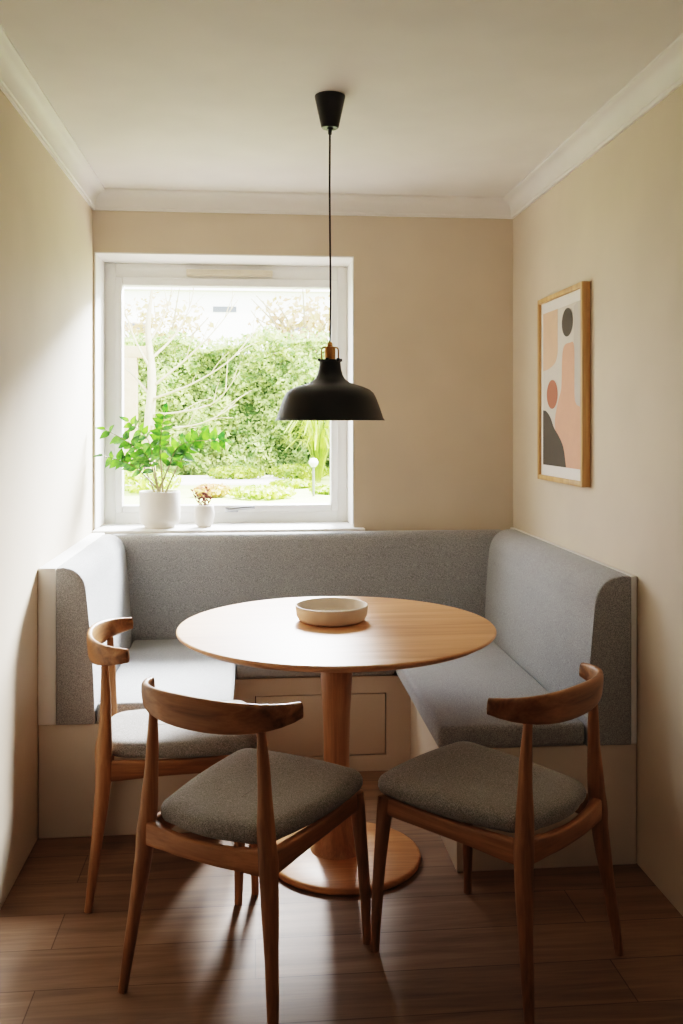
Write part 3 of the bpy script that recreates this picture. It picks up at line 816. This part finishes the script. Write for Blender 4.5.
def far_tree(label, px, y, top_py, w, n, mat):
    c = at_px(px, top_py, y); h = c.z-GZ
    t = thing('tree', label, 'tree', (c.x, y, GZ), 0, 'trees beyond the hedge')
    rr = random.Random(int(px*7)); P = []
    bm = bmesh.new(); sweep(bm, [(0, 0, 0), (0.1, 0, h*0.4), (0, 0, h*0.75)], [0.25, 0.18, 0.06], [0.25, 0.18, 0.06], 8, 8, (0, 1, 0))
    for k in range(14):
        a = rr.uniform(0, 2*PI); e = Vector((math.cos(a)*w*0.45, math.sin(a)*w*0.3, h*rr.uniform(0.6, 1.0))); s0 = Vector((0.05, 0, h*rr.uniform(0.3, 0.6)))
        sweep(bm, [s0, s0.lerp(e, 0.5)+Vector((0, 0, 0.1)), e], [0.08, 0.02], [0.08, 0.02], 6, 6, (0, 1, 0))
    new_obj('trunk', bm, M['bark'], t)
    for k in range(n):
        d = Vector((rr.gauss(0, 1), rr.gauss(0, 1), rr.gauss(0, 1))).normalized()*rr.uniform(0.3, 1)
        P.append(((d.x*w/2, d.y*w/3, h*0.72+d.z*h*0.28), d))
    V, F = leaf_cloud(P, 0.14, rr); raw_obj('foliage', V, F, mat, t, False)
far_tree('pale rosy tree beyond the hedge, right of the window centre near lamp cord', 305, 17, 288, 2.2, 900, M['farleaf'])
far_tree('pale tree beyond the hedge at the left of the window', 160, 18, 292, 2.2, 700, M['farleaf'])

# ------------------------------------------------------------------ light
w = bpy.data.worlds.new('World'); bpy.context.scene.world = w; w.use_nodes = True
nt = w.node_tree; bg = nt.nodes['Background']
bg.inputs['Color'].default_value = (0.90, 0.96, 1.05, 1); bg.inputs['Strength'].default_value = 20.0

def lamp(name, kind, loc, rot, energy, color=(1, 1, 1), **kw):
    L = bpy.data.lights.new(name, kind); L.energy = energy; L.color = color
    for k, v in kw.items(): setattr(L, k, v)
    o = bpy.data.objects.new(name, L); col.objects.link(o); o.location = loc; o.rotation_euler = rot
    return o
lamp('sun_light', 'SUN', (0, 0, 10), Euler((math.radians(50), 0, math.radians(62))), 24.0, (1.0, 0.95, 0.86), angle=math.radians(2))
po = lamp('window_sky_portal', 'AREA', ((WX0+WX1)/2, 4.75, (WZ0+WZ1)/2), Euler((math.radians(-90), 0, 0)), 1.0, shape='RECTANGLE', size=1.2, size_y=1.3)
po.data.cycles.is_portal = True
# added lamps: sky boost outside the window, weak warm fill behind the viewpoint
lamp('added_sky_boost', 'AREA', (1.3, 8.2, 4.0), (Vector((-0.5, 3.6, 0.8))-Vector((1.3, 8.2, 4.0))).to_track_quat('-Z', 'Y').to_euler(), 8000.0, (0.93, 0.97, 1.0), shape='RECTANGLE', size=2.2, size_y=1.6)  # added lamp, brightens the left wall, left seat and table
lamp('room_fill', 'AREA', (0.3, -0.9, 2.2), Euler((math.radians(50), 0, 0)), 16.0, (1.0, 0.90, 0.78), shape='RECTANGLE', size=1.4, size_y=0.8)  # added fill lamp, lifts the dark front of the nook

# ------------------------------------------------------------------ camera
cam = bpy.data.cameras.new('camera'); co = bpy.data.objects.new('camera', cam); col.objects.link(co)
co.location = (0, 0, HC); co.rotation_euler = (PI/2, 0, -CAM_A)
cam.sensor_fit = 'HORIZONTAL'; cam.sensor_width = 36; cam.lens = 927*36/683
cam.shift_y = -(512-424)/683; cam.clip_start = 0.02; cam.clip_end = 200
sc = bpy.context.scene; sc.camera = co

sc.view_settings.view_transform = 'Filmic'
sc.view_settings.look = 'High Contrast'
sc.view_settings.exposure = -1.15
sc.cycles.use_denoising = True
sc.cycles.max_bounces = 10; sc.cycles.diffuse_bounces = 6; sc.cycles.transparent_max_bounces = 16
sc.cycles.sample_clamp_indirect = 6.0
